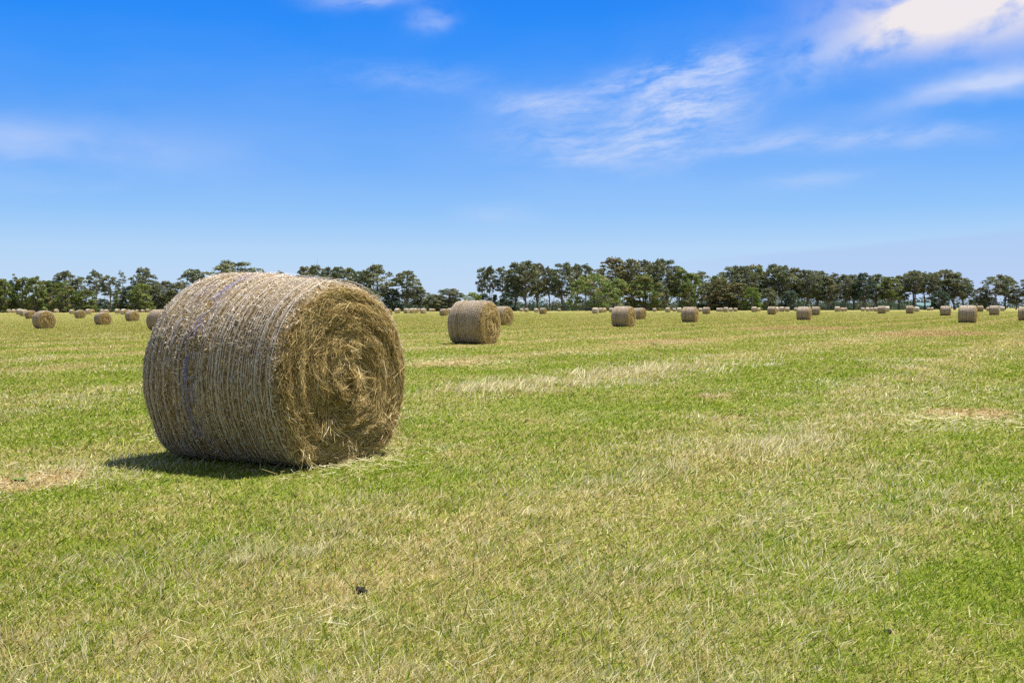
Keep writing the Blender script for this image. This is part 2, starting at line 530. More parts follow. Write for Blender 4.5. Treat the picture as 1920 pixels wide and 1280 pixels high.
bank = nt.math('MULTIPLY', nt.math('MULTIPLY', nt.maprange(edge_, -.0015, .006, 0, 1, True), nt.maprange(azi, .10, .30, 0, .42, True)), nt.maprange(elev, 0.0, .02, .55, 1.0))
base = nt.mix(bank, base, lin(172, 194, 240))
col = nt.mix(cm, base, lin(205, 219, 250))
col = nt.mix(cu, col, lin(244, 236, 236))
sc10 = nt.node('ShaderNodeVectorMath', operation='SCALE'); nt.l.new(col, sc10.inputs[0]); sc10.inputs['Scale'].default_value = 10.0 * 2 ** -EXPO
nt.l.new(sc10.outputs[0], bg.inputs['Color']); bg.inputs['Strength'].default_value = 0.10
nt.l.new(bg.outputs[0], wout.inputs['Surface'])

# ------------------------------------------------------------------ ground sheet
rs = np.concatenate([[0.0], np.geomspace(0.6, 1600, 100)])
na = 240
an = np.arange(na) / na * 2 * math.pi
gx = rs[:, None] * np.sin(an)[None]; gy = rs[:, None] * np.cos(an)[None]
gv = np.stack([gx, gy, gz(gx, gy)], -1).reshape(-1, 3)
ground = link('ground', mesh_np('ground', gv, grid_faces(len(rs), na, True)[:, ::-1], smooth=True), M_SOIL)
tag(ground, 'mown hay field of green and straw coloured grass reaching to the trees', kind='structure')

# ------------------------------------------------------------------ grass
rg = np.random.default_rng(11)


def windrow(x, y):
    u = x * AX[0] + y * AX[1]; v = x * PX[0] + y * PX[1]
    return u, v


def scatter(n, d0, d1, margin=1.0, power=1.0):
    """points over the part of the field before the viewer, thinning with distance"""
    t = rg.random(n)
    y = d0 * (d1 / d0) ** t
    x = (rg.random(n) * 2 - 1) * (y * 0.56 + margin)
    return x, y


N = 1150000
x, y = scatter(N, 2.3, 330.0)
dist = np.sqrt(x * x + y * y)
u, v = windrow(x, y)
tall = fnoise(u * 0.9, v * 0.45, 3)
L = (0.016 + 0.036 * rg.random(N) + 0.035 * (rg.random(N) < .05)) * (0.5 + 1.0 * tall)
L *= 1 + 0.4 * sstep(20, 80, y)
W = (0.0022 + 0.0024 * rg.random(N)) * np.clip((dist / 3.6) ** .86, 1.0, 17.0)
L = np.maximum(L, W * 1.2)
ph = rg.random(N) * 2 * math.pi
lean = 0.25 + 0.75 * rg.random(N)
wind = np.stack([0.38 + 0 * x, -0.05 + 0 * x, 0 * x], -1)
Dv = unit(np.stack([np.cos(ph) * lean, np.sin(ph) * lean, 0.42 + 0.9 * rg.random(N)], -1) + wind)
Sv = unit(np.cross(Dv, np.stack([rg.normal(size=N), rg.normal(size=N), rg.normal(size=N) * 0.3], -1)))
bend = np.stack([np.cos(ph), np.sin(ph), -0.5 * np.ones(N)], -1) * (L * 0.35 * rg.random(N))[:, None]
C = np.stack([x, y, gz(x, y) - 0.004], -1)
for q_ in ((677, 1112), (1664, 1187)):
    h_ = hit(*q_); C[(x - h_[0]) ** 2 + ((y - h_[1] + .04) / 2.2) ** 2 < .026 ** 2, 2] -= .2     # worn bare round the clods
gvv, gff = ribbons(C, Dv, Sv, L, W, bend, 0.3)
kc = 1 - .5 * sstep(7, 34, dist)
r1 = .5 + (rg.random(N) - .5) * kc; r2 = np.clip(rg.random(N) * 0.85 + 0.2 * fnoise(x * 1.7, y * 1.7, 9), 0, 1); r2 = .54 - .08 * sstep(20, 60, dist) + (r2 - .5) * kc
grass = link('grass', mesh_np('grass', gvv, gff, {'rnd': np.repeat(r1, 6), 'rnd2': np.repeat(r2, 6)}), M_GRASS)
tag(grass, 'short mown grass, green mixed with straw coloured blades', kind='stuff')

# taller dry stalks standing in clumps along the old rows
clumps = []
for (px, py, n, h, rad) in [(930, 728, 260, .20, .9), (1080, 716, 260, .19, 1.0), (1190, 698, 420, .19, .9), (1240, 690, 200, .18, .9), (1330, 690, 120, .12, 1.0), (1200, 895, 160, .13, .3), (1340, 868, 120, .12, .4), (1440, 838, 260, .14, .4), (1500, 825, 160, .12, .4), (1100, 905, 90, .10, .3), (800, 900, 60, .08, .3), (455, 1062, 60, .13, .10), (490, 1050, 60, .13, .12), (520, 1035, 40, .10, .12), (905, 735, 70, .20, .55), (960, 735, 70, .20, .6),
                            (1010, 728, 60, .18, .5), (1150, 710, 90, .18, .6), (1200, 700, 110, .18, .7), (1215, 890, 70, .12, .25), (1255, 880, 60, .12, .2),
                            (1420, 845, 90, .13, .3), (1460, 835, 80, .13, .3), (1560, 825, 70, .10, .35), (610, 1040, 60, .09, .2), (660, 1000, 50, .09, .2),
                            (30, 905, 60, .08, .3), (110, 880, 60, .08, .3), (270, 858, 50, .09, .25), (820, 1170, 60, .07, .2), (880, 1190, 60, .07, .2), (1030, 1230, 60, .07, .2),
                            (1290, 790, 60, .09, .3), (1100, 785, 50, .09, .25), (760, 1000, 50, .08, .2), (1600, 985, 60, .08, .25), (1850, 960, 80, .08, .3), (1370, 1010, 60, .09, .25),
                            (1690, 1150, 40, .08, .15), (150, 1070, 50, .09, .2), (230, 1060, 40, .10, .2), (1810, 790, 150, .05, .45), (1860, 780, 120, .05, .5), (820, 682, 160, .06, 1.0), (1340, 740, 60, .07, .4)]:
    p = hit(px, py); m_ = max(1, int(n / 22))
    for _ in range(m_):
        o1 = rg.normal() * rad * (1.15 if m_ > 1 else 0); o2 = rg.normal() * rad * (.5 if m_ > 1 else 0)
        clumps.append((p[0] + PX[0] * o1 + AX[0] * o2, p[1] + PX[1] * o1 + AX[1] * o2, int(n / m_ * (.4 + 1.2 * rg.random())), h * (.6 + .7 * rg.random()), rad * (.25 if m_ > 1 else 1)))
for _ in range(5200):
    yy = 2.5 * (60 / 2.5) ** rg.random(); xx = (rg.random() * 2 - 1) * (yy * .56 + .8)
    uu, vv = windrow(xx, yy)
    if fnoise(np.array(uu * .75 + 3), np.array(vv * .40 + 8), 61) + .12 * math.cos(uu * 2 * math.pi / 5.4 - 3.1) < .56: continue
    clumps.append((xx, yy, int(10 + 26 * rg.random()), .035 + .06 * rg.random() ** 1.5, .03 + .014 * yy))
cx = np.concatenate([np.full(c[2], c[0]) + rg.normal(size=c[2]) * c[4] for c in clumps])
cy = np.concatenate([np.full(c[2], c[1]) + rg.normal(size=c[2]) * c[4] * .8 for c in clumps])
ch = np.concatenate([c[3] * (0.45 + 0.75 * rg.random(c[2])) for c in clumps])
cl = np.concatenate([np.full(c[2], rg.random() * 2 * math.pi) for c in clumps])
n = len(cx); cd = np.hypot(cx, cy)
ph = cl + rg.normal(size=n) * 1.0; lean = 0.15 + 0.65 * rg.random(n)
Dv = unit(np.stack([np.cos(ph) * lean + .35, np.sin(ph) * lean, np.ones(n)], -1))
Sv = unit(np.cross(Dv, rg.normal(size=(n, 3))))
bend = np.stack([np.cos(ph), np.sin(ph), -.6 + 0 * ph], -1) * (ch * .35 * rg.random(n))[:, None]
v_, f_ = ribbons(np.stack([cx, cy, gz(cx, cy) - .003], -1), Dv, Sv, ch, (.0018 + .0016 * rg.random(n)) * np.maximum(1, cd / 4.5), bend, .35)
dryg = link('dry_grass', mesh_np('dry_grass', v_, f_, {'rnd': np.repeat(rg.random(n), 6)}), M_DRY)
tag(dryg, 'taller pale dry grass stalks standing in thin rows', kind='stuff')

# loose cut straw lying on the grass
n = 3600
x, y = scatter(n, 2.5, 40)
u, v = windrow(x, y)
keep = fnoise(u * .8, v * .4, 31) + 0.25 * np.cos(u * 2 * math.pi / 5.4 - 3.1) > .55
x, y = x[keep], y[keep]
nb = 900                                  # thicker round the foot of the large bale
bx_c = hit(640, 862); bx_ = bx_c[0] + rg.normal(size=nb) * .5 * PX[0] + AX[0] * np.abs(rg.normal(size=nb)) * .09
by_ = bx_c[1] + rg.normal(size=nb) * .5 * PX[1] + AX[1] * np.abs(rg.normal(size=nb)) * .09
pts_ = []
for (px, py, k, sp) in [(600, 1172, 60, .12), (1820, 790, 500, .45), (60, 910, 260, .35), (330, 820, 100, .3), (820, 682, 500, 1.0), (1500, 985, 60, .2)]:
    p = hit(px, py); pts_.append(np.stack([p[0] + rg.normal(size=k) * sp, p[1] + rg.normal(size=k) * sp], -1))
pts_ = np.concatenate(pts_)
x = np.concatenate([x, bx_, pts_[:, 0]]); y = np.concatenate([y, by_, pts_[:, 1]])
n = len(x); ph = rg.random(n) * 2 * math.pi
Dv = unit(np.stack([np.cos(ph), np.sin(ph), rg.normal(size=n) * .16], -1)); Sv = unit(np.cross(Dv, rg.normal(size=(n, 3)) * .5 + np.array([0, 0, 1.])))
Ls = .03 + .10 * rg.random(n) ** 1.6
v_, f_ = ribbons(np.stack([x, y, gz(x, y) + .012 + .03 * rg.random(n)], -1), Dv, Sv, Ls, (.002 + .002 * rg.random(n)) * np.maximum(1, np.hypot(x, y) / 5), rg.normal(size=(n, 3)) * .008, .8)
lit = link('loose_straw', mesh_np('loose_straw', v_, f_, {'rnd': np.repeat(rg.random(n), 6)}), M_DRY)
tag(lit, 'loose pale straws scattered over the mown grass', kind='stuff')


# ------------------------------------------------------------------ hay bales
def bale_shape(R, prof, flat, seed, lump):
    """returns P(t, phi) on the side of the roll; local x along the axis, near end at x = +L/2"""
    L_ = prof['L']; ts = np.array(prof['t']); rr = np.array(prof['r'])

    def P(t, phi, off=0.0):
        t = np.asarray(t, float); phi = np.asarray(phi, float)
        r = np.interp(t, ts, rr) * R
        edge = np.minimum(t, 1 - t) * L_
        r = r - 0.05 * np.clip(1 - edge / 0.05, 0, 1) ** 2
        r = r + lump * (fnoise(t * 3 + 5, (np.cos(phi) + 1) * 1.6 + 3, seed) - .5) + lump * .6 * (fnoise(t * 9, np.sin(phi) * 5 + 9, seed + 5) - .5)
        r = r + off
        y = r * np.cos(phi) * prof.get('wide', 1.0); z = r * np.sin(phi)
        zc = flat * R
        under = np.clip((-z - 0.55 * zc) / (R - 0.55 * zc), 0, 1)
        z = np.where(-z > 0.55 * zc, -(0.55 * zc + (zc - 0.55 * zc) * (1 - (1 - under) ** 2)), z)
        return np.stack([(t - .5) * L_ + 0 * r, y, z + zc], -1)
    return P


def normals(P, t, phi):
    e = 1e-3
    a = P(np.clip(t + e, 0, 1), phi) - P(np.clip(t - e, 0, 1), phi)
    b = P(t, phi + e) - P(t, phi - e)
    return unit(np.cross(b, a)) * -1.0, unit(b), unit(a)


def make_bale(R, prof, flat, seed, lump, nchaff, nhay, nring, nt_=40, na_=128, blue=None, calm=1.0, tuft=False, wmul=1.0, detail=True):
    rn = np.random.default_rng(seed)
    root = empty('hay_bale')
    P = bale_shape(R, prof, flat, seed, lump)
    L_ = prof['L']; zc = flat * R
    # --- side of the roll
    T, A = np.meshgrid(np.linspace(0, 1, nt_), np.arange(na_) / na_ * 2 * math.pi, indexing='ij')
    pv = P(T, A).reshape(-1, 3)
    rparts = [(pv, grid_faces(nt_, na_, True), None, M_ROLL if detail else M_ROLLF, True)]
    # --- chaff caught in the net
    if nchaff:
        t = rn.random(nchaff); phi = rn.random(nchaff) * 2 * math.pi
        up = rn.random(nchaff) < (0.80 + 0.35 * np.sin(phi))
        t, phi = t[up], phi[up]; n = len(t)
        nrm, tg, ax = normals(P, t, phi)
        fl = .25 + .75 * sstep(-.1, .5, np.sin(phi) + .35 * (fnoise(t * 4, phi * 2, seed) - .5))
        w1 = rn.normal(size=n) + 1.1 * (1 - fl) * rn.choice([-1, 1], n); w2 = rn.normal(size=n) * (.35 + .6 * fl)
        Dv = unit(tg * w1[:, None] + ax * w2[:, None] + nrm * (rn.normal(size=n) * .22 * fl)[:, None])
        Sv = unit(np.cross(Dv, nrm + rn.normal(size=(n, 3)) * .5))
        Lc = (.02 + .055 * rn.random(n) ** 1.5) * wmul ** .5
        base_ = P(t, phi, 0.001) + nrm * (.012 * rn.random(n) * fl)[:, None] - Dv * Lc[:, None] / 2
        v_, f_ = ribbons(base_, Dv, Sv, Lc, (.0026 + .0030 * rn.random(n)) * wmul, rn.normal(size=(n, 3)) * .004, .7)
        rparts.append((v_, f_, np.repeat(np.clip(.50 + (rn.random(n) - .5) * calm + .24 * sstep(-.25, .75, np.sin(phi) + .3 * (fnoise(t * 5, phi * 2, seed + 8) - .5)) - .08, 0, 1), 6), M_CHAFF, False))  # tone rises towards the top: light and shade put into the colour, plus bleaching
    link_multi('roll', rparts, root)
    # --- net wrap: rows of twine round the roll
    if nring:
        ac = Acc(); m = 160 if detail else 72
        th = np.linspace(0, 2 * math.pi, m + 1)[:-1]
        tks = [.012 + .976 * k / (nring - 1) for k in range(nring)]
        for k, t0 in enumerate(tks):
            isb = 0.0
            if blue is not None:
                isb = max([0.0] + [a_ for (bt, a_) in blue if abs(bt - t0) < .5 / nring])
            for sub in ((-.009, -.002, .006) if detail else (0.0,)):
                if isb == 0 and rn.random() < (.62 if k in (0, nring - 1) else .28): continue
                w = (.0026 + .0016 * rn.random()) * ((1 + .5 * (wmul - 1)) if detail else 2.2) * (1.2 if isb > .5 else 1)
                tt = t0 + sub + .0022 * (vnoise(th * 9, 0 * th + k, seed) - .5) * 2 + .006 * (vnoise(th * 1.3, 0 * th + k * 3, seed) - .5)
                tt = np.clip(tt, .002, .998)
                sink = fnoise(th * 5, 0 * th + k * 7.7, seed + 3)
                cover = .35 * sstep(.5, .15, np.full(m, t0)) * sstep(-.3, .2, np.sin(th))
                off = (.004 if isb else .014 + (.004 + .012 * sstep(-.1, .5, np.sin(th))) * (float(sstep(.3, .5, t0)) if blue is not None else .4)) + (.05 if isb else .020) * (sink - .5) - .022 * cover * (blue is not None)
                pa = P(np.clip(tt - w / L_ / 2, 0, 1), th, off); pb = P(np.clip(tt + w / L_ / 2, 0, 1), th, off)
                vv = np.stack([pa, pb], 1).reshape(-1, 3)
                i = np.arange(m); j = (i + 1) % m
                ff = np.stack([i * 2, i * 2 + 1, j * 2 + 1, j * 2], -1)
                ac.add(vv, ff, rn.random(), isb)
        link('net_wrap', ac.mesh('net_wrap'), M_NET, root)
    # --- the two cut ends
    for side in (1, -1):
        tq = 1.0 if side > 0 else 0.0
        rim = lambda ph: P(np.full_like(ph, tq), ph)

        def E(s, ph, off=0.0):
            """point on the end: s = 0 middle .. 1 rim"""
            q = rim(ph); c0 = np.array([side * L_ / 2, 0.0, zc + .02 * R])
            p = c0 + (q - c0) * s[..., None]
            sw = fnoise(s * 7 + ph * .55, np.cos(ph) * 1.5 + 4, seed + 40) - .5
            core = np.exp(-((s - .22) / .10) ** 2) * .05 * np.cos(ph - .6) - .03 * np.exp(-(s / .10) ** 2)
            dome = .045 * (1 - s ** 2) + .095 * sw * sstep(1.0, .8, s) - core
            p[..., 0] += side * (dome + off)
            return p
        ns, npf = (28, na_) if detail else (8, na_)
        Sg, Pg = np.meshgrid(np.linspace(0, 1, ns), np.arange(npf) / npf * 2 * math.pi, indexing='ij')
        ev = E(Sg, Pg).reshape(-1, 3)
        ff = grid_faces(ns, npf, True)
        eparts = [(ev, ff if side < 0 else ff[:, ::-1], None, M_END if detail else M_ENDF, True)]
        nn = nhay if side > 0 else nhay // 6
        if nn:
            s = np.sqrt(rn.random(nn)) * .985; ph = rn.random(nn) * 2 * math.pi
            p = E(s, ph)
            tang = unit(E(s, ph + .01) - E(s, ph - .01)); radv = unit(E(np.clip(s + .01, 0, 1), ph) - E(np.clip(s - .01, 0, 1), ph))
            out_ = np.array([side, 0, 0.])
            mess = np.where(rn.random(nn) < .36, 1.1, .34)
            flip = np.where(rn.random(nn) < .5, -1.0, 1.0)
            Dv = unit(tang * flip[:, None] + radv * (rn.normal(size=nn) * mess)[:, None] + out_ * (np.abs(rn.normal(size=nn)) * .14)[:, None])
            Sv = unit(np.cross(Dv, out_ + rn.normal(size=(nn, 3)) * .6))
            Ls = (.04 + .15 * rn.random(nn) ** 1.5) * (.35 + .65 * np.clip(s * 2.0, 0, 1))
            bend = -radv * (Ls ** 2 / (2 * np.maximum(s, .12) * R))[:, None] + rn.normal(size=(nn, 3)) * .006
            cl_ = .55 * rn.random(nn) + .45 * fnoise(s * 9 + ph * .5, ph * 3, seed + 77)
            hb = np.clip(cl_ + np.where(rn.random(nn) < .05, .35, 0), 0, 1)
            v_, f_ = ribbons(p + out_ * (.002 + .022 * rn.random(nn) ** 1.5)[:, None] - Dv * Ls[:, None] * .5, Dv, Sv, Ls, (.0026 + .0028 * rn.random(nn)) * wmul, bend, .6)
            hay = Acc(); hay.add(v_, f_, np.repeat(hb if calm > .9 else .38 + .62 * hb, 6))
            if tuft and side > 0:
                # ragged fringe at the foot and two loose wads hanging out of the face
                def wad(sc, phc, k, spread, droop, ln):
                    ps = np.clip(sc + rn.normal(size=k) * spread, 0, .99); pp = phc + rn.normal(size=k) * spread / max(sc, .15)
                    q = E(ps, pp)
                    dv = unit(rn.normal(size=(k, 3)) * np.array([.25, .8, .5]) + np.array([.35, 0, -droop]))
                    sv = unit(np.cross(dv, rn.normal(size=(k, 3))))
                    ll = ln * (.5 + .8 * rn.random(k))
                    a_, b_ = ribbons(q + np.array([.02, 0, 0]) + out_ * (.03 * rn.random(k))[:, None], dv, sv, ll, .0030 + .0022 * rn.random(k), rn.normal(size=(k, 3)) * .02 + np.array([0, 0, -.3]) * ll[:, None] ** 1.2, .6)
                    hay.add(a_, b_, np.repeat(np.clip(.55 + .45 * rn.random(k), 0, 1), 6))
                # phi on the near end: 0 = +y (away, to the right in view), pi = towards the viewer (left in view)
                # straws sticking out all round the rim
                k = 800; pp = rn.random(k) * 2 * math.pi; q = E(.93 + .065 * rn.random(k), pp)
                rv = unit(q - np.array([side * L_ / 2, 0, zc])); tv = unit(E(np.full(k, .97), pp + .01) - E(np.full(k, .97), pp - .01))
                dv = unit(tv * rn.choice([-1, 1], k)[:, None] + rv * (rn.normal(size=k) * .28 + .12)[:, None] + out_ * (rn.normal(size=k) * .35)[:, None])
                ll = .04 + .07 * rn.random(k)
                a_, b_ = ribbons(q - dv * ll[:, None] / 2 + out_ * .01 + rv * (.02 * rn.random(k))[:, None], dv, unit(np.cross(dv, rn.normal(size=(k, 3)))), ll, .0028 + .002 * rn.random(k), rn.normal(size=(k, 3)) * .008, .6)
                hay.add(a_, b_, np.repeat(.3 + .65 * rn.random(k), 6))
                wad(.10, 0.0, 70, .08, .3, .08)
                wad(.24, 1.9, 60, .09, .2, .10)
                wad(.55, 4.05, 60, .05, 1.3, .09)
                wad(.97, 3.95, 34, .05, 1.1, .08)
                wad(.97, 5.6, 130, .14, .5, .08)
                wad(.93, 4.7, 70, .12, .7, .08)
            eparts.append((np.concatenate(hay.v), np.concatenate(hay.f), np.concatenate(hay.a), M_HAY, False))
        link_multi('cut_end', eparts, root)
    return root


# px_left, px_right, y_top, y_bottom in the photograph -> one bale
proto_mid = None; proto_far = None; proto_mids = []
PROF = {'L': 1.32, 't': [0, .08, .5, .92, 1], 'r': [.97, 1.0, 1.01, 1.0, .97], 'wide': 1.0}
R0 = 0.79
BIGPROF = {'L': 1.53, 't': [0, .10, .32, .62, .9, 1], 'r': [1.03, 1.09, 1.09, 1.03, .98, .962], 'wide': 1.0}
BIGR = 0.838


def put(o, loc, ang, sc=1.0, sx=1.0):
    o.location = loc; o.rotation_euler = (0, 0, ang); o.scale = (sc * sx, sc, sc)


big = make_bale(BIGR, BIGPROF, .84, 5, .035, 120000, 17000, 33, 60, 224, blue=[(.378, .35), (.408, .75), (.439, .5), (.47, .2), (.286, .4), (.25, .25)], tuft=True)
put(big, (-2.035, 8.74, 0.0), -ANG - math.radians(2.8))
tag(big, 'huge round hay bale close up in white net with blue twine, spiral end showing', 'hay bale', 'round hay bales lying in the mown field')

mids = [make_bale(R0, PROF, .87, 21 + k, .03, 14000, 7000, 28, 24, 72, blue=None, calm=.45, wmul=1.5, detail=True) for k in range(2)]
far_ = make_bale(R0, PROF, .87, 31, .03, 0, 0, 12, 8, 24, blue=None, wmul=3.0, detail=False)

BALES = [
 # xl, xr, yt, yb, extra turn in degrees, label
 (838, 940.7, 564, 644.7, 0, 'middle distance hay bale with crisp ridged net, golden end, second largest in view'),
 (924, 958, 574.4, 609.3, -6, 'hay bale half hidden behind the right end of the second largest bale'),
 (1145, 1192.6, 574.3, 612.6, 0, 'hay bale right of centre with brown shaded side before the spreading green tree'),
 (1189, 1207.5, 577.2, 598.4, -10, 'small hay bale tucked behind the right end of the bale right of centre'),
 (1275.4, 1311, 575.5, 604, 4, 'hay bale standing alone before the tallest trees, with a narrow bright end'),
 (1492, 1522.3, 575, 600, 4, 'hay bale with dark side and a smaller bale touching its right in view'),
 (1520.6, 1538.5, 574.8, 590.6, 4, 'hay bale just right of and behind a larger dark sided bale'),
 (1794.5, 1833.7, 572.6, 605, 0, 'largest hay bale at the far right, shaded side towards us'),
 (1831.5, 1844, 573, 584, 0, 'small bale peeping out behind the largest far right bale'),
 (1853.5, 1874.8, 572.6, 590.6, 4, 'bale right of the largest far right bale, before the lone gum tree'),
 (1910, 1936, 574.6, 601, 0, 'bale cut off by the right edge of the photo'),
 (56.7, 109, 582.4, 616, -18, 'leftmost large hay bale with golden spiral end turned towards us'),
 (174, 211.4, 585, 608.7, -14, 'hay bale in the left dip with broad dark straw end, second largest at left'),
 (234.6, 262, 582.4, 601.8, -8, 'hay bale in the left dip nearest the half hidden one'),
 (277, 325, 580.3, 619, -4, 'hay bale partly hidden behind the left side of the huge bale'),
 (138.9, 161.6, 580.8, 596.3, -14, 'hay bale between the leftmost large bale and the one in the dip'),
 (47.8, 67, 581.7, 597, -10, 'bale just behind and left of the leftmost large bale'),
 (1762.7, 1783, 573.4, 591.5, 4, 'pale topped bale left of the largest far right bale'),
 (1698, 1714, 573, 587.5, 2, 'bale in the open gap left of the far right group, a smaller one beside it'),
 (1645.6, 1661, 573.4, 587.5, 4, 'dark bale at the end of a row of pale distant bales'),
 (1439.6, 1455, 574.6, 589.3, 2, 'bale in front of the bright green bush stand, upright and pale topped'),
 (1316.9, 1331.8, 575.5, 588.4, 2, 'bale just right of the lone bale before the tallest trees'),
 (1010.4, 1026, 577, 588.4, -4, 'larger bale of the small group before the central grove'),
 (824, 841, 578.6, 591.5, -6, 'bale emerging left of the second largest bale'),
 (720, 733.7, 578.6, 591.5, -8, 'bale emerging from behind the right rim of the huge bale'),
]
FARB = [
 (31, 43, 578.6, 589), (37, 52.4, 579.8, 592), (11.7, 21.5, 578.6, 585.8), (20, 31.8, 578.3, 586), (100, 111.4, 577.2, 586), (128.4, 141.5, 579.8, 588),
 (159, 172.7, 579, 588.6), (171, 177, 578.6, 584.6), (188, 196, 578.6, 585), (194, 205.4, 579.8, 587.2), (215.7, 225, 579, 587.2), (225, 239.8, 579, 589.3),
 (239.4, 245, 578, 583.8), (245.8, 252.7, 578.6, 584), (253.5, 261, 579, 583.9), (263.8, 271, 578.3, 584.1), (272, 283, 578, 585.5), (286, 294, 579, 584.6),
 (739, 751.4, 577.7, 586.7), (756.5, 768, 577.7, 587.2), (767.5, 777, 577.7, 586.7), (775, 784, 577.7, 586.4), (782.5, 787.5, 578, 584), (787.8, 800, 577.7, 587.5),
 (804.5, 811, 578, 583.8), (810, 816, 578, 583.6), (838, 850, 577.5, 588), (975, 981, 577.7, 583.8), (983.8, 990.6, 577.7, 584.6), (1000.6, 1011, 577.7, 585), (1044.8, 1052.5, 578.2, 583),
 (1110, 1123, 576.4, 587.2), (1122, 1130.7, 577, 586), (1130, 1136.7, 577.3, 584.7), (1140.7, 1152, 577, 584.8), (1222.7, 1232, 577.4, 584), (1246.7, 1257.6, 576.4, 585), (1261, 1267.7, 577.7, 583.8),
 (1269, 1279, 576.5, 585), (1310, 1317, 577.7, 583.8), (1343.8, 1350, 578, 583.8), (1349, 1355.5, 577.7, 583.8), (1355, 1367, 575.7, 584.6), (1367, 1373.6, 577.2, 583.8), (1374.4, 1384, 577.2, 583.8),
 (1408.4, 1420.7, 574.6, 584.6), (1420.7, 1424.5, 577.8, 583.2), (1454, 1458, 575.5, 584.6), (1460.8, 1471, 574.8, 583.8), (1471, 1481.8, 575.5, 583.8), (1489, 1495, 577.5, 583),
 (1564.8, 1576, 574.3, 583.8), (1575.6, 1583.7, 577.2, 583.3), (1583, 1587, 577.2, 583), (1614, 1622, 577.5, 583), (1620.6, 1632.7, 577, 583.3), (1632, 1637, 577, 582.8), (1638, 1647, 575.7, 583.3),
 (1660, 1665.7, 573.4, 583.8), (1714.6, 1723.7, 574.8, 583.8), (1738, 1744, 576, 581.8), (1744, 1750.7, 577, 581.5), (1851, 1855, 577, 582.5), (1874.5, 1885, 574.6, 582.5),
]
LAND = [(0, 150, 'before the dense bushes of the left wood'), (150, 300, 'under tall thin gums in the left wood'), (300, 860, 'between the two largest bales'),
        (860, 1060, 'before the central grove of tall trunks'), (1060, 1160, 'under the spreading pale green tree'), (1160, 1300, 'before the tallest grove'),
        (1300, 1400, 'under the olive trees right of centre'), (1400, 1500, 'near the bright green bush'), (1500, 1600, 'before the even tree row on the right'),
        (1600, 1700, 'in the pale row on the right'), (1700, 1960, 'before the far right gum trees')]
ORD = ['first', 'second', 'third', 'fourth', 'fifth', 'sixth', 'seventh', 'eighth', 'ninth', 'tenth', 'eleventh', 'twelfth', 'thirteenth', 'fourteenth']
cnt = {}
first = {'mid': list(mids), 'far': [far_]}
rb = random.Random(5)
todo = [(*b, 'mid') for b in BALES] + [(*b, rb.uniform(-6, 6), None, 'far') for b in sorted(FARB)]
if True:
    for i, (xl, xr, yt, yb, turn, lab, kind) in enumerate(todo):
        pxc = (xl + xr) / 2
        size = yb - yt
        g = hit(pxc, yb + 0.3, 440)
        H = size * g[1] / F
        Hn = R0 * 1.87
        if kind == 'far' or not (0.80 < H / Hn < 1.2):
            # keep believable sizes: trust the height in the picture where the foot is uncertain
            H = min(max(H, 0.86 * Hn), 1.12 * Hn)
        sc = H / Hn
        dc = g[1] + 0.35 * sc
        r = ray(pxc, yb); loc = (r[0] * dc, dc, float(gz(r[0] * dc, dc)))
        wid = (xr - xl) * dc / F
        if first[kind]:
            o = first[kind].pop(0)
        else:
            o = copy_tree(mids[i % 2] if kind == 'mid' else far_)
        put(o, loc, -ANG + math.radians(turn), sc, 1 + rb.uniform(-.06, .06))
        o.rotation_euler[1] = math.radians(rb.uniform(-1.5, 1.5)); o.scale[1] *= 1 + rb.uniform(-.04, .06)
        if lab is None:
            for a, b, t_ in LAND:
                if a <= pxc < b: land = t_
            cnt[land] = cnt.get(land, 0) + 1
            lab = f'tiny distant hay bale {land}, {ORD[cnt[land] - 1]} from left'
        tag(o, lab, 'hay bale', 'round hay bales lying in the mown field')


# ------------------------------------------------------------------ trees
def mat_leaf(name, dark, mid, light, accent, acc_amt=.15):
    m, nt, out = new_mat(name)
    r = nt.attr('rnd'); r2 = nt.attr('rnd2')
    oi = nt.node('ShaderNodeObjectInfo').outputs['Random']
    c = nt.ramp(r, [(0.0, dark), (0.5, mid), (1.0, light)])
    c = nt.mix(nt.maprange(nt.math('ADD', r2, nt.math('MULTIPLY', oi, .5)), 1.15 - acc_amt, 1.4 - acc_amt), c, accent)
    hsv = nt.node('ShaderNodeHueSaturation'); nt.l.new(c, hsv.inputs['Color'])
    nt.l.new(nt.maprange(oi, 0, 1, .485, .515), hsv.inputs['Hue']); nt.l.new(nt.maprange(oi, 0, 1, 1.2, .82), hsv.inputs['Value'])
    finish(nt, out, hsv.outputs[0], .6, .2, .28)
    return m


L_GUM = mat_leaf('gum_leaf', (0.068, 0.090, 0.045), (0.150, 0.176, 0.088), (0.285, 0.300, 0.160), (0.235, 0.215, 0.110))
L_RED = mat_leaf('russet_leaf', (0.067, 0.077, 0.031), (0.146, 0.151, 0.058), (0.258, 0.250, 0.110), (0.225, 0.180, 0.090), .25)
L_BUSH = mat_leaf('bush_leaf', (0.060, 0.091, 0.026), (0.146, 0.190, 0.047), (0.280, 0.325, 0.098), (0.299, 0.260, 0.098))
L_PALE = mat_leaf('pale_leaf', (0.089, 0.138, 0.032), (0.194, 0.259, 0.065), (0.332, 0.389, 0.130), (0.324, 0.308, 0.114))
L_BRIGHT = mat_leaf('bright_leaf', (.070, .120, .022), (.150, .220, .040), (.25, .33, .08), (.23, .29, .07))
L_DARK = mat_leaf('dark_leaf', (0.033, 0.062, 0.040), (0.067, 0.107, 0.067), (0.120, 0.166, 0.101), (0.110, 0.110, 0.055))


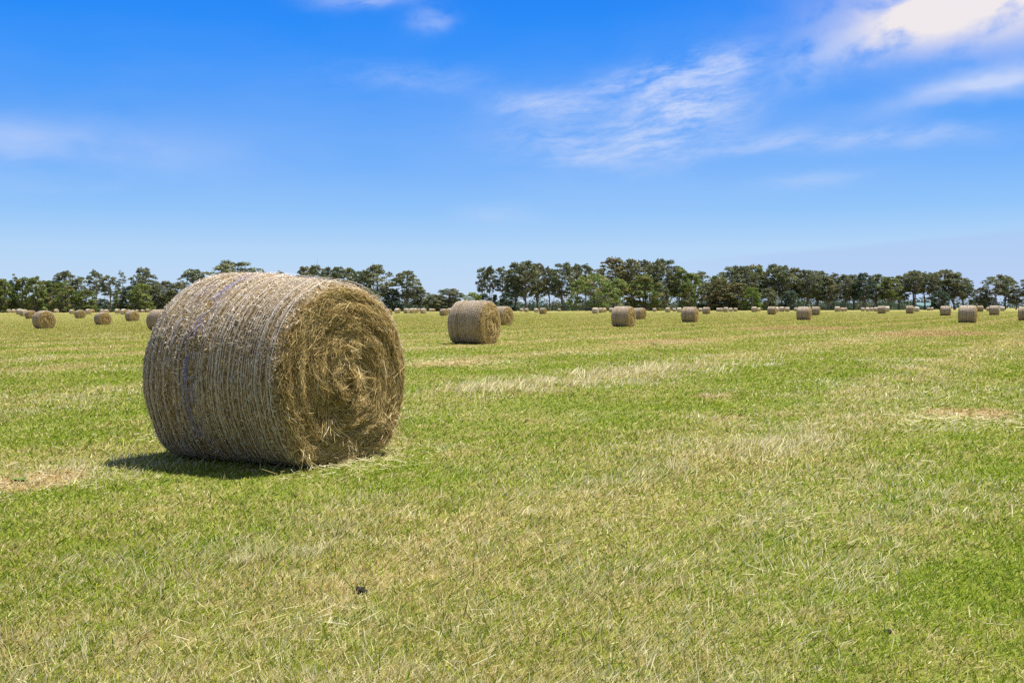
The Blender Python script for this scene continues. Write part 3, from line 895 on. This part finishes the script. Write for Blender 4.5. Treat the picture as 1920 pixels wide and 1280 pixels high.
def mat_bark():
    m, nt, out = new_mat('gum_bark')
    tc = nt.node('ShaderNodeTexCoord').outputs['Object']
    s = nt.sep(tc)
    n_ = nt.noise(nt.comb(s[0], s[1], nt.math('MULTIPLY', s[2], .25)), 3.0, 4.0, .6)
    c = nt.ramp(n_, [(.3, (.10, .08, .065)), (.5, (.26, .22, .18)), (.7, (.48, .43, .37))])
    finish(nt, out, c, .9, .1, 0, (n_, .6, .05))
    return m


M_BARK = mat_bark()


def build_tree(name, seed, H, W, bare, npuff, pr, nleaf, leaf, env, limb=True, forks=1, skirt=0.0, cone=False):
    rn = np.random.default_rng(seed)
    root = empty(name)
    tr = Acc(); cr = Acc()
    top = H * (.86 if not cone else .97)
    k = 9
    zs = np.linspace(0, top, k)
    wob = np.cumsum(rn.normal(size=(k, 2)) * H * .006, 0); wob[0] = 0
    stem_ = np.column_stack([wob, zs])
    r0 = .018 * H + .05
    rad = r0 * (1 - .85 * zs / top); rad[0] *= 1.35
    tr.add(*tube(stem_, rad, 8))
    for f in range(forks - 1):
        a = rn.random() * 6.28; z0 = H * (.12 + .2 * rn.random())
        p0 = np.array([np.interp(z0, zs, stem_[:, 0]), np.interp(z0, zs, stem_[:, 1]), z0])
        e = np.array([math.cos(a) * W * .25, math.sin(a) * W * .25, H * (.6 + .2 * rn.random())])
        m_ = (p0 + e) / 2 + np.array([math.cos(a), math.sin(a), 0]) * W * .06
        tr.add(*tube([p0, m_, e], [r0 * .7, r0 * .5, r0 * .15], 6))
    for i in range(npuff):
        t = (i + rn.random()) / npuff
        zc = bare * H + (H * .97 - bare * H) * t
        e = env(t) * W / 2
        a = rn.random() * 6.283; rr = e * (.25 + .75 * math.sqrt(rn.random()))
        c = np.array([math.cos(a) * rr, math.sin(a) * rr, zc + rn.normal() * .02 * H])
        p_ = pr[0] + (pr[1] - pr[0]) * rn.random() ** 1.3
        if limb and rr > .8:
            zb = max(.06 * H, min(zc - .35 * rr - p_ * .2, top * .97))
            b = np.array([np.interp(zb, zs, stem_[:, 0]), np.interp(zb, zs, stem_[:, 1]), zb])
            mid_ = b * .5 + c * .5 + np.array([0, 0, -.08 * rr])
            rb_ = max(.03, r0 * .32 * (1 - .6 * zb / H))
            tr.add(*tube([b, mid_, c], [rb_, rb_ * .7, rb_ * .3], 5))
        n = int(1.55 * nleaf * (p_ / pr[1]) ** 2 * (.7 + .6 * rn.random()))
        d = unit(rn.normal(size=(n, 3))); d[:, 2] = np.where(d[:, 2] < -.35, -d[:, 2] * .6, d[:, 2])
        rad_ = p_ * (.55 + .5 * rn.random(n) ** .6) * (1 + .25 * rn.normal(size=n) * .5)
        q = c + d * rad_[:, None] * np.array([1.0, 1.0, .88])
        nrm = unit(d * .8 + rn.normal(size=(n, 3)) * .75)
        dn = unit(np.cross(nrm, rn.normal(size=(n, 3))) + np.array([0, 0, -.35]))
        sd = unit(np.cross(dn, nrm))
        ll = 1.25 * leaf * (.6 + .9 * rn.random(n)); ww = ll * (.45 + .3 * rn.random(n))
        v = np.stack([q - dn * ll[:, None] / 2, q + sd * ww[:, None] / 2, q + dn * ll[:, None] / 2, q - sd * ww[:, None] / 2], 1).reshape(-1, 3)
        cr.add(v, np.arange(n * 4).reshape(-1, 4), np.repeat(np.clip(.5 * rn.random(n) + .5 * rn.random(), 0, 1), 4), rn.random())
    link('trunk', tr.mesh('trunk', True), M_BARK, root)
    link('crown', cr.mesh('crown'), L_GUM, root)
    root['w0'] = W; root['h0'] = H
    return root


egum = lambda t: .40 + .62 * math.sin(math.pi * min(1, .12 + .80 * t)) if t < .72 else max(.16, .92 - 2.4 * (t - .72))
ewide = lambda t: .62 + .42 * math.sin(math.pi * (.15 + .75 * t)) if t < .70 else max(.20, .98 - 2.3 * (t - .70))
ebush = lambda t: max(.22, math.sqrt(max(0, 1 - (max(0, t - .25) / .78) ** 2)))
econe = lambda t: max(.08, 1.0 - t * .95)
ethin = lambda t: .5 + .5 * math.sin(math.pi * t)
PROTO = {
 'tall': [build_tree('tall_gum_tree', 101 + k, 22, 10, .44, 80, (.6, 1.40), 70, .46, egum, True, 2) for k in range(3)],
 'dense': [build_tree('gum_tree', 111 + k, 21, 12, .30, 130, (.65, 1.55), 75, .48, ewide, True, 4) for k in range(3)],
 'thin': [build_tree('slender_gum_tree', 121 + k, 20, 5, .45, 24, (.5, 1.05), 60, .40, ethin, True, 1) for k in range(2)],
 'bush': [build_tree('bushy_tree', 131 + k, 14, 9, .03, 110, (.6, 1.25), 72, .42, ebush, True, 2) for k in range(3)],
 'spread': [build_tree('spreading_tree', 141, 16, 20, .10, 190, (.8, 1.7), 80, .46, ebush, True, 4)],
 'cone': [build_tree('conical_tree', 151, 9, 5, .02, 46, (.45, .95), 80, .36, econe, True, 1, cone=True)],
}
MATS = {'gum': None, 'red': L_RED, 'bush': L_BUSH, 'pale': L_PALE, 'bright': L_BRIGHT, 'dark': L_DARK}
# px centre, y of the top, width in px, kind, leaf, row (distance in m)
TREES = [
 (-14, 520, 40, 'bush', 'bush', 470), (5, 525, 34, 'bush', 'bush', 462), (18, 528, 26, 'bush', 'dark', 482), (28, 514, 14, 'thin', 'gum', 490), (42, 522, 34, 'bush', 'bush', 466), (66, 520, 34, 'bush', 'bush', 458),
 (88, 526, 34, 'bush', 'bush', 470), (104, 527, 28, 'bush', 'dark', 480), (119, 529, 38, 'bush', 'bush', 455), (123, 508, 42, 'tall', 'gum', 500), (152, 519, 30, 'tall', 'gum', 500), (142, 545, 26, 'bush', 'dark', 475), (162, 544, 36, 'bush', 'bush', 456),
 (180, 507, 30, 'tall', 'gum', 495), (205, 516, 36, 'tall', 'gum', 485), (192, 560, 26, 'bush', 'dark', 520), (229, 509, 20, 'thin', 'gum', 490), (226, 545, 24, 'bush', 'bush', 480), (248, 536, 34, 'bush', 'dark', 478), (271, 504, 40, 'dense', 'gum', 495), (264, 532, 36, 'bush', 'bush', 466),
 (292, 534, 34, 'bush', 'gum', 480), (311, 528, 38, 'dense', 'gum', 488), (332, 531, 34, 'bush', 'gum', 478),
 (362, 505, 46, 'dense', 'gum', 495), (395, 520, 40, 'bush', 'gum', 480), (440, 491, 86, 'dense', 'gum', 500), (480, 512, 40, 'dense', 'gum', 490), (525, 509, 26, 'tall', 'gum', 500), (550, 528, 30, 'bush', 'gum', 485),
 (573, 500, 36, 'dense', 'red', 495), (592, 499, 40, 'dense', 'gum', 490), (614, 502, 30, 'dense', 'gum', 500), (636, 500.5, 34, 'dense', 'gum', 490), (657, 504, 34, 'dense', 'bush', 495), (678, 508, 26, 'dense', 'gum', 488), (708, 496.5, 50, 'dense', 'gum', 492),
 (690, 540, 40, 'bush', 'gum', 478), (735, 548, 28, 'bush', 'dark', 490), (763, 508, 46, 'dense', 'gum', 494), (790, 543, 32, 'dense', 'gum', 500), (812, 552, 34, 'bush', 'gum', 490), (843, 541, 44, 'dense', 'gum', 496), (825, 553, 24, 'bush', 'gum', 500), (858, 562, 26, 'bush', 'dark', 520),
 (885, 548, 28, 'dense', 'pale', 470), (906, 551, 26, 'bush', 'dark', 480), (905, 501, 26, 'tall', 'gum', 498), (919, 499, 24, 'tall', 'gum', 492), (928, 553, 22, 'cone', 'dark', 465), (942, 500, 30, 'tall', 'gum', 496), (950, 548, 24, 'bush', 'dark', 480),
 (966, 494, 36, 'dense', 'gum', 490), (986, 490.5, 44, 'dense', 'gum', 486), (1008, 494, 38, 'dense', 'red', 494), (1030, 501, 30, 'tall', 'gum', 498), (1056, 494, 46, 'dense', 'gum', 490), (1082, 495, 30, 'tall', 'gum', 500), (1099, 496, 32, 'tall', 'gum', 492),
 (1112, 516, 100, 'spread', 'pale', 440), (1157, 521, 34, 'tall', 'pale', 446),
 (1151, 485.5, 62, 'dense', 'red', 496), (1184, 487, 48, 'dense', 'red', 490), (1210, 488, 40, 'tall', 'gum', 498), (1230, 487.5, 34, 'tall', 'gum', 490), (1249, 487.5, 46, 'dense', 'gum', 496), (1274, 502, 36, 'dense', 'bush', 488),
 (1207, 517, 54, 'bush', 'bush', 452), (1240, 530, 26, 'bush', 'gum', 470), (1297, 512, 34, 'dense', 'pale', 486), (1315, 509, 36, 'tall', 'gum', 494), (1290, 530, 30, 'bush', 'bush', 470), (1345, 517, 34, 'dense', 'bush', 484), (1330, 531, 36, 'bush', 'gum', 470), (1372, 500, 46, 'dense', 'gum', 494), (1397, 499, 42, 'dense', 'gum', 488),
 (1352, 525, 48, 'bush', 'red', 460), (1381, 530, 44, 'bush', 'red', 456), (1409, 539, 30, 'bush', 'bright', 448), (1418, 498.5, 44, 'dense', 'bush', 495), (1450, 496.5, 40, 'dense', 'gum', 490), (1466, 498, 38, 'dense', 'gum', 484), (1489, 504, 44, 'dense', 'gum', 492), (1513, 507, 44, 'dense', 'gum', 486), (1532, 508, 44, 'dense', 'gum', 494), (1553, 524, 38, 'dense', 'gum', 488),
 (1440, 540, 30, 'bush', 'gum', 470), (1482, 545, 30, 'bush', 'dark', 470), (1563, 512.5, 28, 'tall', 'gum', 500), (1584, 516, 38, 'dense', 'gum', 492), (1600, 515, 32, 'dense', 'gum', 498), (1618, 513, 36, 'dense', 'dark', 490), (1643, 515, 44, 'dense', 'gum', 496), (1668, 519, 36, 'dense', 'bush', 488), (1686, 518, 32, 'dense', 'gum', 494),
 (1711, 508, 46, 'tall', 'gum', 498), (1716, 507, 36, 'tall', 'gum', 490), (1734, 511, 36, 'tall', 'gum', 496), (1748, 511, 36, 'tall', 'gum', 488), (1770, 506, 50, 'dense', 'gum', 496), (1790, 512, 44, 'dense', 'gum', 490), (1808, 523, 32, 'tall', 'gum', 500), (1762, 545, 32, 'bush', 'dark', 480),
 (1838, 540, 32, 'dense', 'gum', 494), (1870, 515, 52, 'tall', 'gum', 490), (1884, 517, 40, 'tall', 'gum', 498), (1905, 542, 28, 'dense', 'gum', 494), (1926, 521, 30, 'tall', 'gum', 490), (1855, 556, 26, 'bush', 'gum', 500), (1960, 512, 40, 'dense', 'gum', 500),
]
DESC = {'tall': 'tall gum tree with open crown', 'dense': 'leafy gum tree with clumped crown', 'thin': 'slender sparse gum tree',
        'bush': 'bushy tree leafy to the ground', 'spread': 'wide spreading pale green tree before the tall grove', 'cone': 'small dark conical tree at the foot of the gums'}
LEAFW = {'gum': '', 'red': 'russet tinged ', 'bush': 'olive green ', 'pale': 'pale green ', 'bright': 'bright green ', 'dark': 'dark '}
SECT = [(-999, 345, 'in left wood'), (345, 880, 'behind huge bale'), (880, 1135, 'in central grove'), (1135, 1330, 'in tallest grove'),
        (1330, 1560, 'in long right grove'), (1560, 1700, 'in even right row'), (1700, 2100, 'in far right stand')]
keys = {}
for t in sorted(TREES):
    for a, b, s_ in SECT:
        if a <= t[0] < b: keys.setdefault((t[3], t[4], s_), []).append(t)
used = {}
for i, t in enumerate(TREES):
    px, yt, wpx, kind, leaf, dd = t
    lst = PROTO[kind]; pr = lst[i % len(lst)]
    if pr.name not in used:
        used[pr.name] = 1; o = pr
    else:
        o = copy_tree(pr)
    r = ray(px, 578); H = CAM[2] + (hor(px) - yt) * dd / F; W = wpx * dd / F
    o.location = (r[0] * dd, dd, -0.05)
    sz = H / o['h0']; sw = W / o['w0'] * {'tall': 1.05, 'dense': 1.22, 'bush': 1.25}.get(kind, 1.0)
    o.scale = (sw, sw, sz); o.rotation_euler = (0, 0, (i * 2.399) % 6.283)
    m = MATS[leaf]
    for ch in o.children:
        if ch.name.startswith('crown'):
            ch.material_slots[0].link = 'OBJECT'; ch.material_slots[0].material = m or L_GUM
    for a, b, s_ in SECT:
        if a <= px < b: sec = s_
    lst2 = keys[(kind, leaf, sec)]
    k = lst2.index(t)
    lab = f'{LEAFW[leaf]}{DESC[kind]}' if kind not in ('spread', 'cone') else DESC[kind]
    if kind not in ('spread', 'cone'):
        lab += f' {sec}'
        if len(lst2) > 1: lab += f', {ORD[k]} such from left'
    tag(o, lab, 'tree', 'trees along the far edge of the field')
for lst in PROTO.values():
    for o in lst:
        if o.name not in used:
            for c in list(o.children): bpy.data.objects.remove(c)
            bpy.data.objects.remove(o)
for o in COL.objects:
    for k in ('w0', 'h0'):
        if k in o: del o[k]


# low scrub under the trees, and woodland far beyond that reads as one mass
def leaf_mass(name, xs, ys, hs, rads, nper, leaf, mat, seed):
    rn = np.random.default_rng(seed); ac = Acc()
    for x_, y_, h_, r_ in zip(xs, ys, hs, rads):
        n = nper; d = unit(rn.normal(size=(n, 3))); d[:, 2] = np.abs(d[:, 2])
        q = np.array([x_, y_, 0]) + d * np.array([r_, r_ * .7, h_]) * (.6 + .45 * rn.random((n, 1)))
        nr = unit(d + rn.normal(size=(n, 3)) * .8); dn = unit(np.cross(nr, rn.normal(size=(n, 3)))); sd = np.cross(dn, nr)
        ll = leaf * (.6 + .9 * rn.random(n))[:, None]
        v = np.stack([q - dn * ll / 2, q + sd * ll * .35, q + dn * ll / 2, q - sd * ll * .35], 1).reshape(-1, 3)
        ac.add(v, np.arange(n * 4).reshape(-1, 4), np.repeat(np.clip(.6 * rn.random(n) + .4 * rn.random(), 0, 1), 4), rn.random())
    return link(name, ac.mesh(name), mat)


rn = np.random.default_rng(77)
k = 700
xs = rn.random(k) * 640 - 310; ys = 505 + rn.random(k) * 55
sel = ~((xs / ys * F + 960 > 845) & (xs / ys * F + 960 < 882)) & ~((xs / ys * F + 960 > 1695))
xs, ys = xs[sel], ys[sel]
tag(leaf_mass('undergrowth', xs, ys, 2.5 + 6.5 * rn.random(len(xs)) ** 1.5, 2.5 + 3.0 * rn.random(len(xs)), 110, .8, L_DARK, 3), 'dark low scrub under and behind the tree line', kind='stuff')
k = 420
xs = (rn.random(k) - .5) * 1900; ys = 1150 + rn.random(k) * 160
tag(leaf_mass('far_woodland', xs, ys, 6 + 9 * rn.random(k), 9 + 9 * rn.random(k), 110, 2.4, L_DARK, 4), 'far hazy woodland seen through gaps in the trees', kind='stuff')

# ------------------------------------------------------------------ air
if HAZE > 0:
    v_, f_ = boxv(-1650, 1650, -1650, 1650, -2.5, 45)
    hm = bpy.data.materials.new('thin_haze'); hm.use_nodes = True; hn = NT(hm.node_tree); hn.n.clear()
    ho = hn.node('ShaderNodeOutputMaterial'); pv_ = hn.node('ShaderNodeVolumePrincipled')
    pv_.inputs['Color'].default_value = (.80, .88, 1.0, 1); pv_.inputs['Density'].default_value = HAZE; pv_.inputs['Anisotropy'].default_value = 0.2
    hn.l.new(pv_.outputs[0], ho.inputs['Volume'])
    tag(link('haze', mesh_np('haze', v_, f_), hm), kind='stuff')

# ------------------------------------------------------------------ mast, shed, clods, weeds
def solid(name, r, g, b, rough=.7, metal=0.0, noise=8.0):
    m, nt, out = new_mat(name)
    n_ = nt.noise(nt.node('ShaderNodeTexCoord').outputs['Object'], noise, 4.0, .6)
    c = nt.mix(nt.maprange(n_, .3, .7), tuple(q * .75 for q in (r, g, b)), tuple(min(1, q * 1.2) for q in (r, g, b)))
    finish(nt, out, c, rough, .3, 0, (n_, .3, .02))
    return m




M_STEEL = solid('galvanised_steel', .20, .20, .21, .6)
dd = 520.0; r = ray(595.6, 578); Hm = CAM[2] + (hor(595.6) - 484) * dd / F
mast = empty('radio_mast', (r[0] * dd, dd, 0))
ac = Acc(); ac.add(*tube([[0, 0, 0], [0, 0, Hm * .5], [0, 0, Hm * .80]], [.16, .14, .11], 8)); link('pole', ac.mesh('pole', True), M_STEEL, mast)
ac = Acc(); ac.add(*tube([[0, 0, Hm * .80], [0, 0, Hm]], [.06, .035], 6)); link('whip_antenna', ac.mesh('whip_antenna', True), M_STEEL, mast)
tag(mast, 'thin dark mast rising above the trees behind the huge bale', 'mast')

M_TEAL = solid('teal_sheet_metal', .13, .26, .27, .5); M_ROOF = solid('grey_roof_sheet', .09, .17, .18, .8)
dd = 560.0; r = ray(1731, 578)
shed = empty('farm_shed', (r[0] * dd, dd, 0))
ac = Acc(); ac.add(*boxv(-4.2, 4.2, -3, 3, 0, 2.6)); link('wall', ac.mesh('wall'), M_TEAL, shed)
ac = Acc()
ac.add([[-4.6, -3.4, 2.604], [4.6, -3.4, 2.604], [4.6, 0, 3.9], [-4.6, 0, 3.9], [-4.6, 3.4, 2.604], [4.6, 3.4, 2.604]], [[0, 1, 2, 3], [3, 2, 5, 4]])
link('roof', ac.mesh('roof'), M_ROOF, shed)
ac = Acc(); ac.add(*boxv(-1.2, 1.6, -3.06, -3.01, 0, 2.2)); link('door', ac.mesh('door'), M_ROOF, shed)
tag(shed, 'small teal farm shed half hidden behind the far right gum trees', 'shed')

M_CLOD = solid('dark_dung', .022, .017, .014, .95, noise=40)


def clod(px, py, s, label, seed):
    rn = np.random.default_rng(seed); p = hit(px, py)
    m, n_ = 12, 18
    th = np.linspace(.02, math.pi - .02, m); ph = np.arange(n_) / n_ * 2 * math.pi
    T, Pp = np.meshgrid(th, ph, indexing='ij')
    rr = s * (.45 + 1.1 * fnoise(np.cos(Pp) * np.sin(T) * 3 + 9 + T, np.sin(Pp) * np.sin(T) * 3 + 9 - T, seed))
    v = np.stack([rr * np.sin(T) * np.cos(Pp) * 1.25, rr * np.sin(T) * np.sin(Pp), rr * np.cos(T) * .8 + s * .55], -1).reshape(-1, 3)
    o = link('dung_clod', mesh_np('dung_clod', v, grid_faces(m, n_, True), smooth=True), M_CLOD)
    o.location = p
    tag(o, label, 'clod', 'dark clods in the grass')


clod(677, 1112, .022, 'black clod in short green grass below the huge bale', 3)
clod(1664, 1187, .012, 'small dark clod in the grass near the lower right', 4)

M_WEED = solid('weed_leaf', .10, .17, .025, .8)


def weed(px, py, s, label, seed):
    rn = np.random.default_rng(seed); p = hit(px, py); ac = Acc()
    for k in range(9):
        a = k * 2.4 + rn.random(); e = .35 + .6 * rn.random(); l = s * (.7 + .6 * rn.random())
        d = np.array([math.cos(a) * math.cos(e), math.sin(a) * math.cos(e), math.sin(e)]); sd = np.array([-math.sin(a), math.cos(a), 0])
        up = np.cross(sd, d) * -.1 * l
        pts = [(0, .08), (.3, .34), (.65, .38), (.88, .2), (1.0, .02)]
        v = []
        for q, w in pts:
            c = d * l * q + np.array([0, 0, -.25 * l * q * q])
            v += [c - sd * w * l * .5, c + up, c + sd * w * l * .5]
        f = []
        for i in range(4):
            f += [[i * 3, i * 3 + 1, i * 3 + 4, i * 3 + 3], [i * 3 + 1, i * 3 + 2, i * 3 + 5, i * 3 + 4]]
        ac.add(v, f)
    o = link('weed', ac.mesh('weed', True), M_WEED); o.location = p
    tag(o, label, 'weed', 'broad leaved weeds in the field')


weed(38, 903, .075, 'green broad leaved weed on the brown straw patch at the left edge', 1)
weed(1300, 612, .20, 'dark green weed tuft below the lone bale before the tallest trees', 2)
weed(1228, 647, .17, 'green weed tuft in the open field right of the second largest bale', 3)
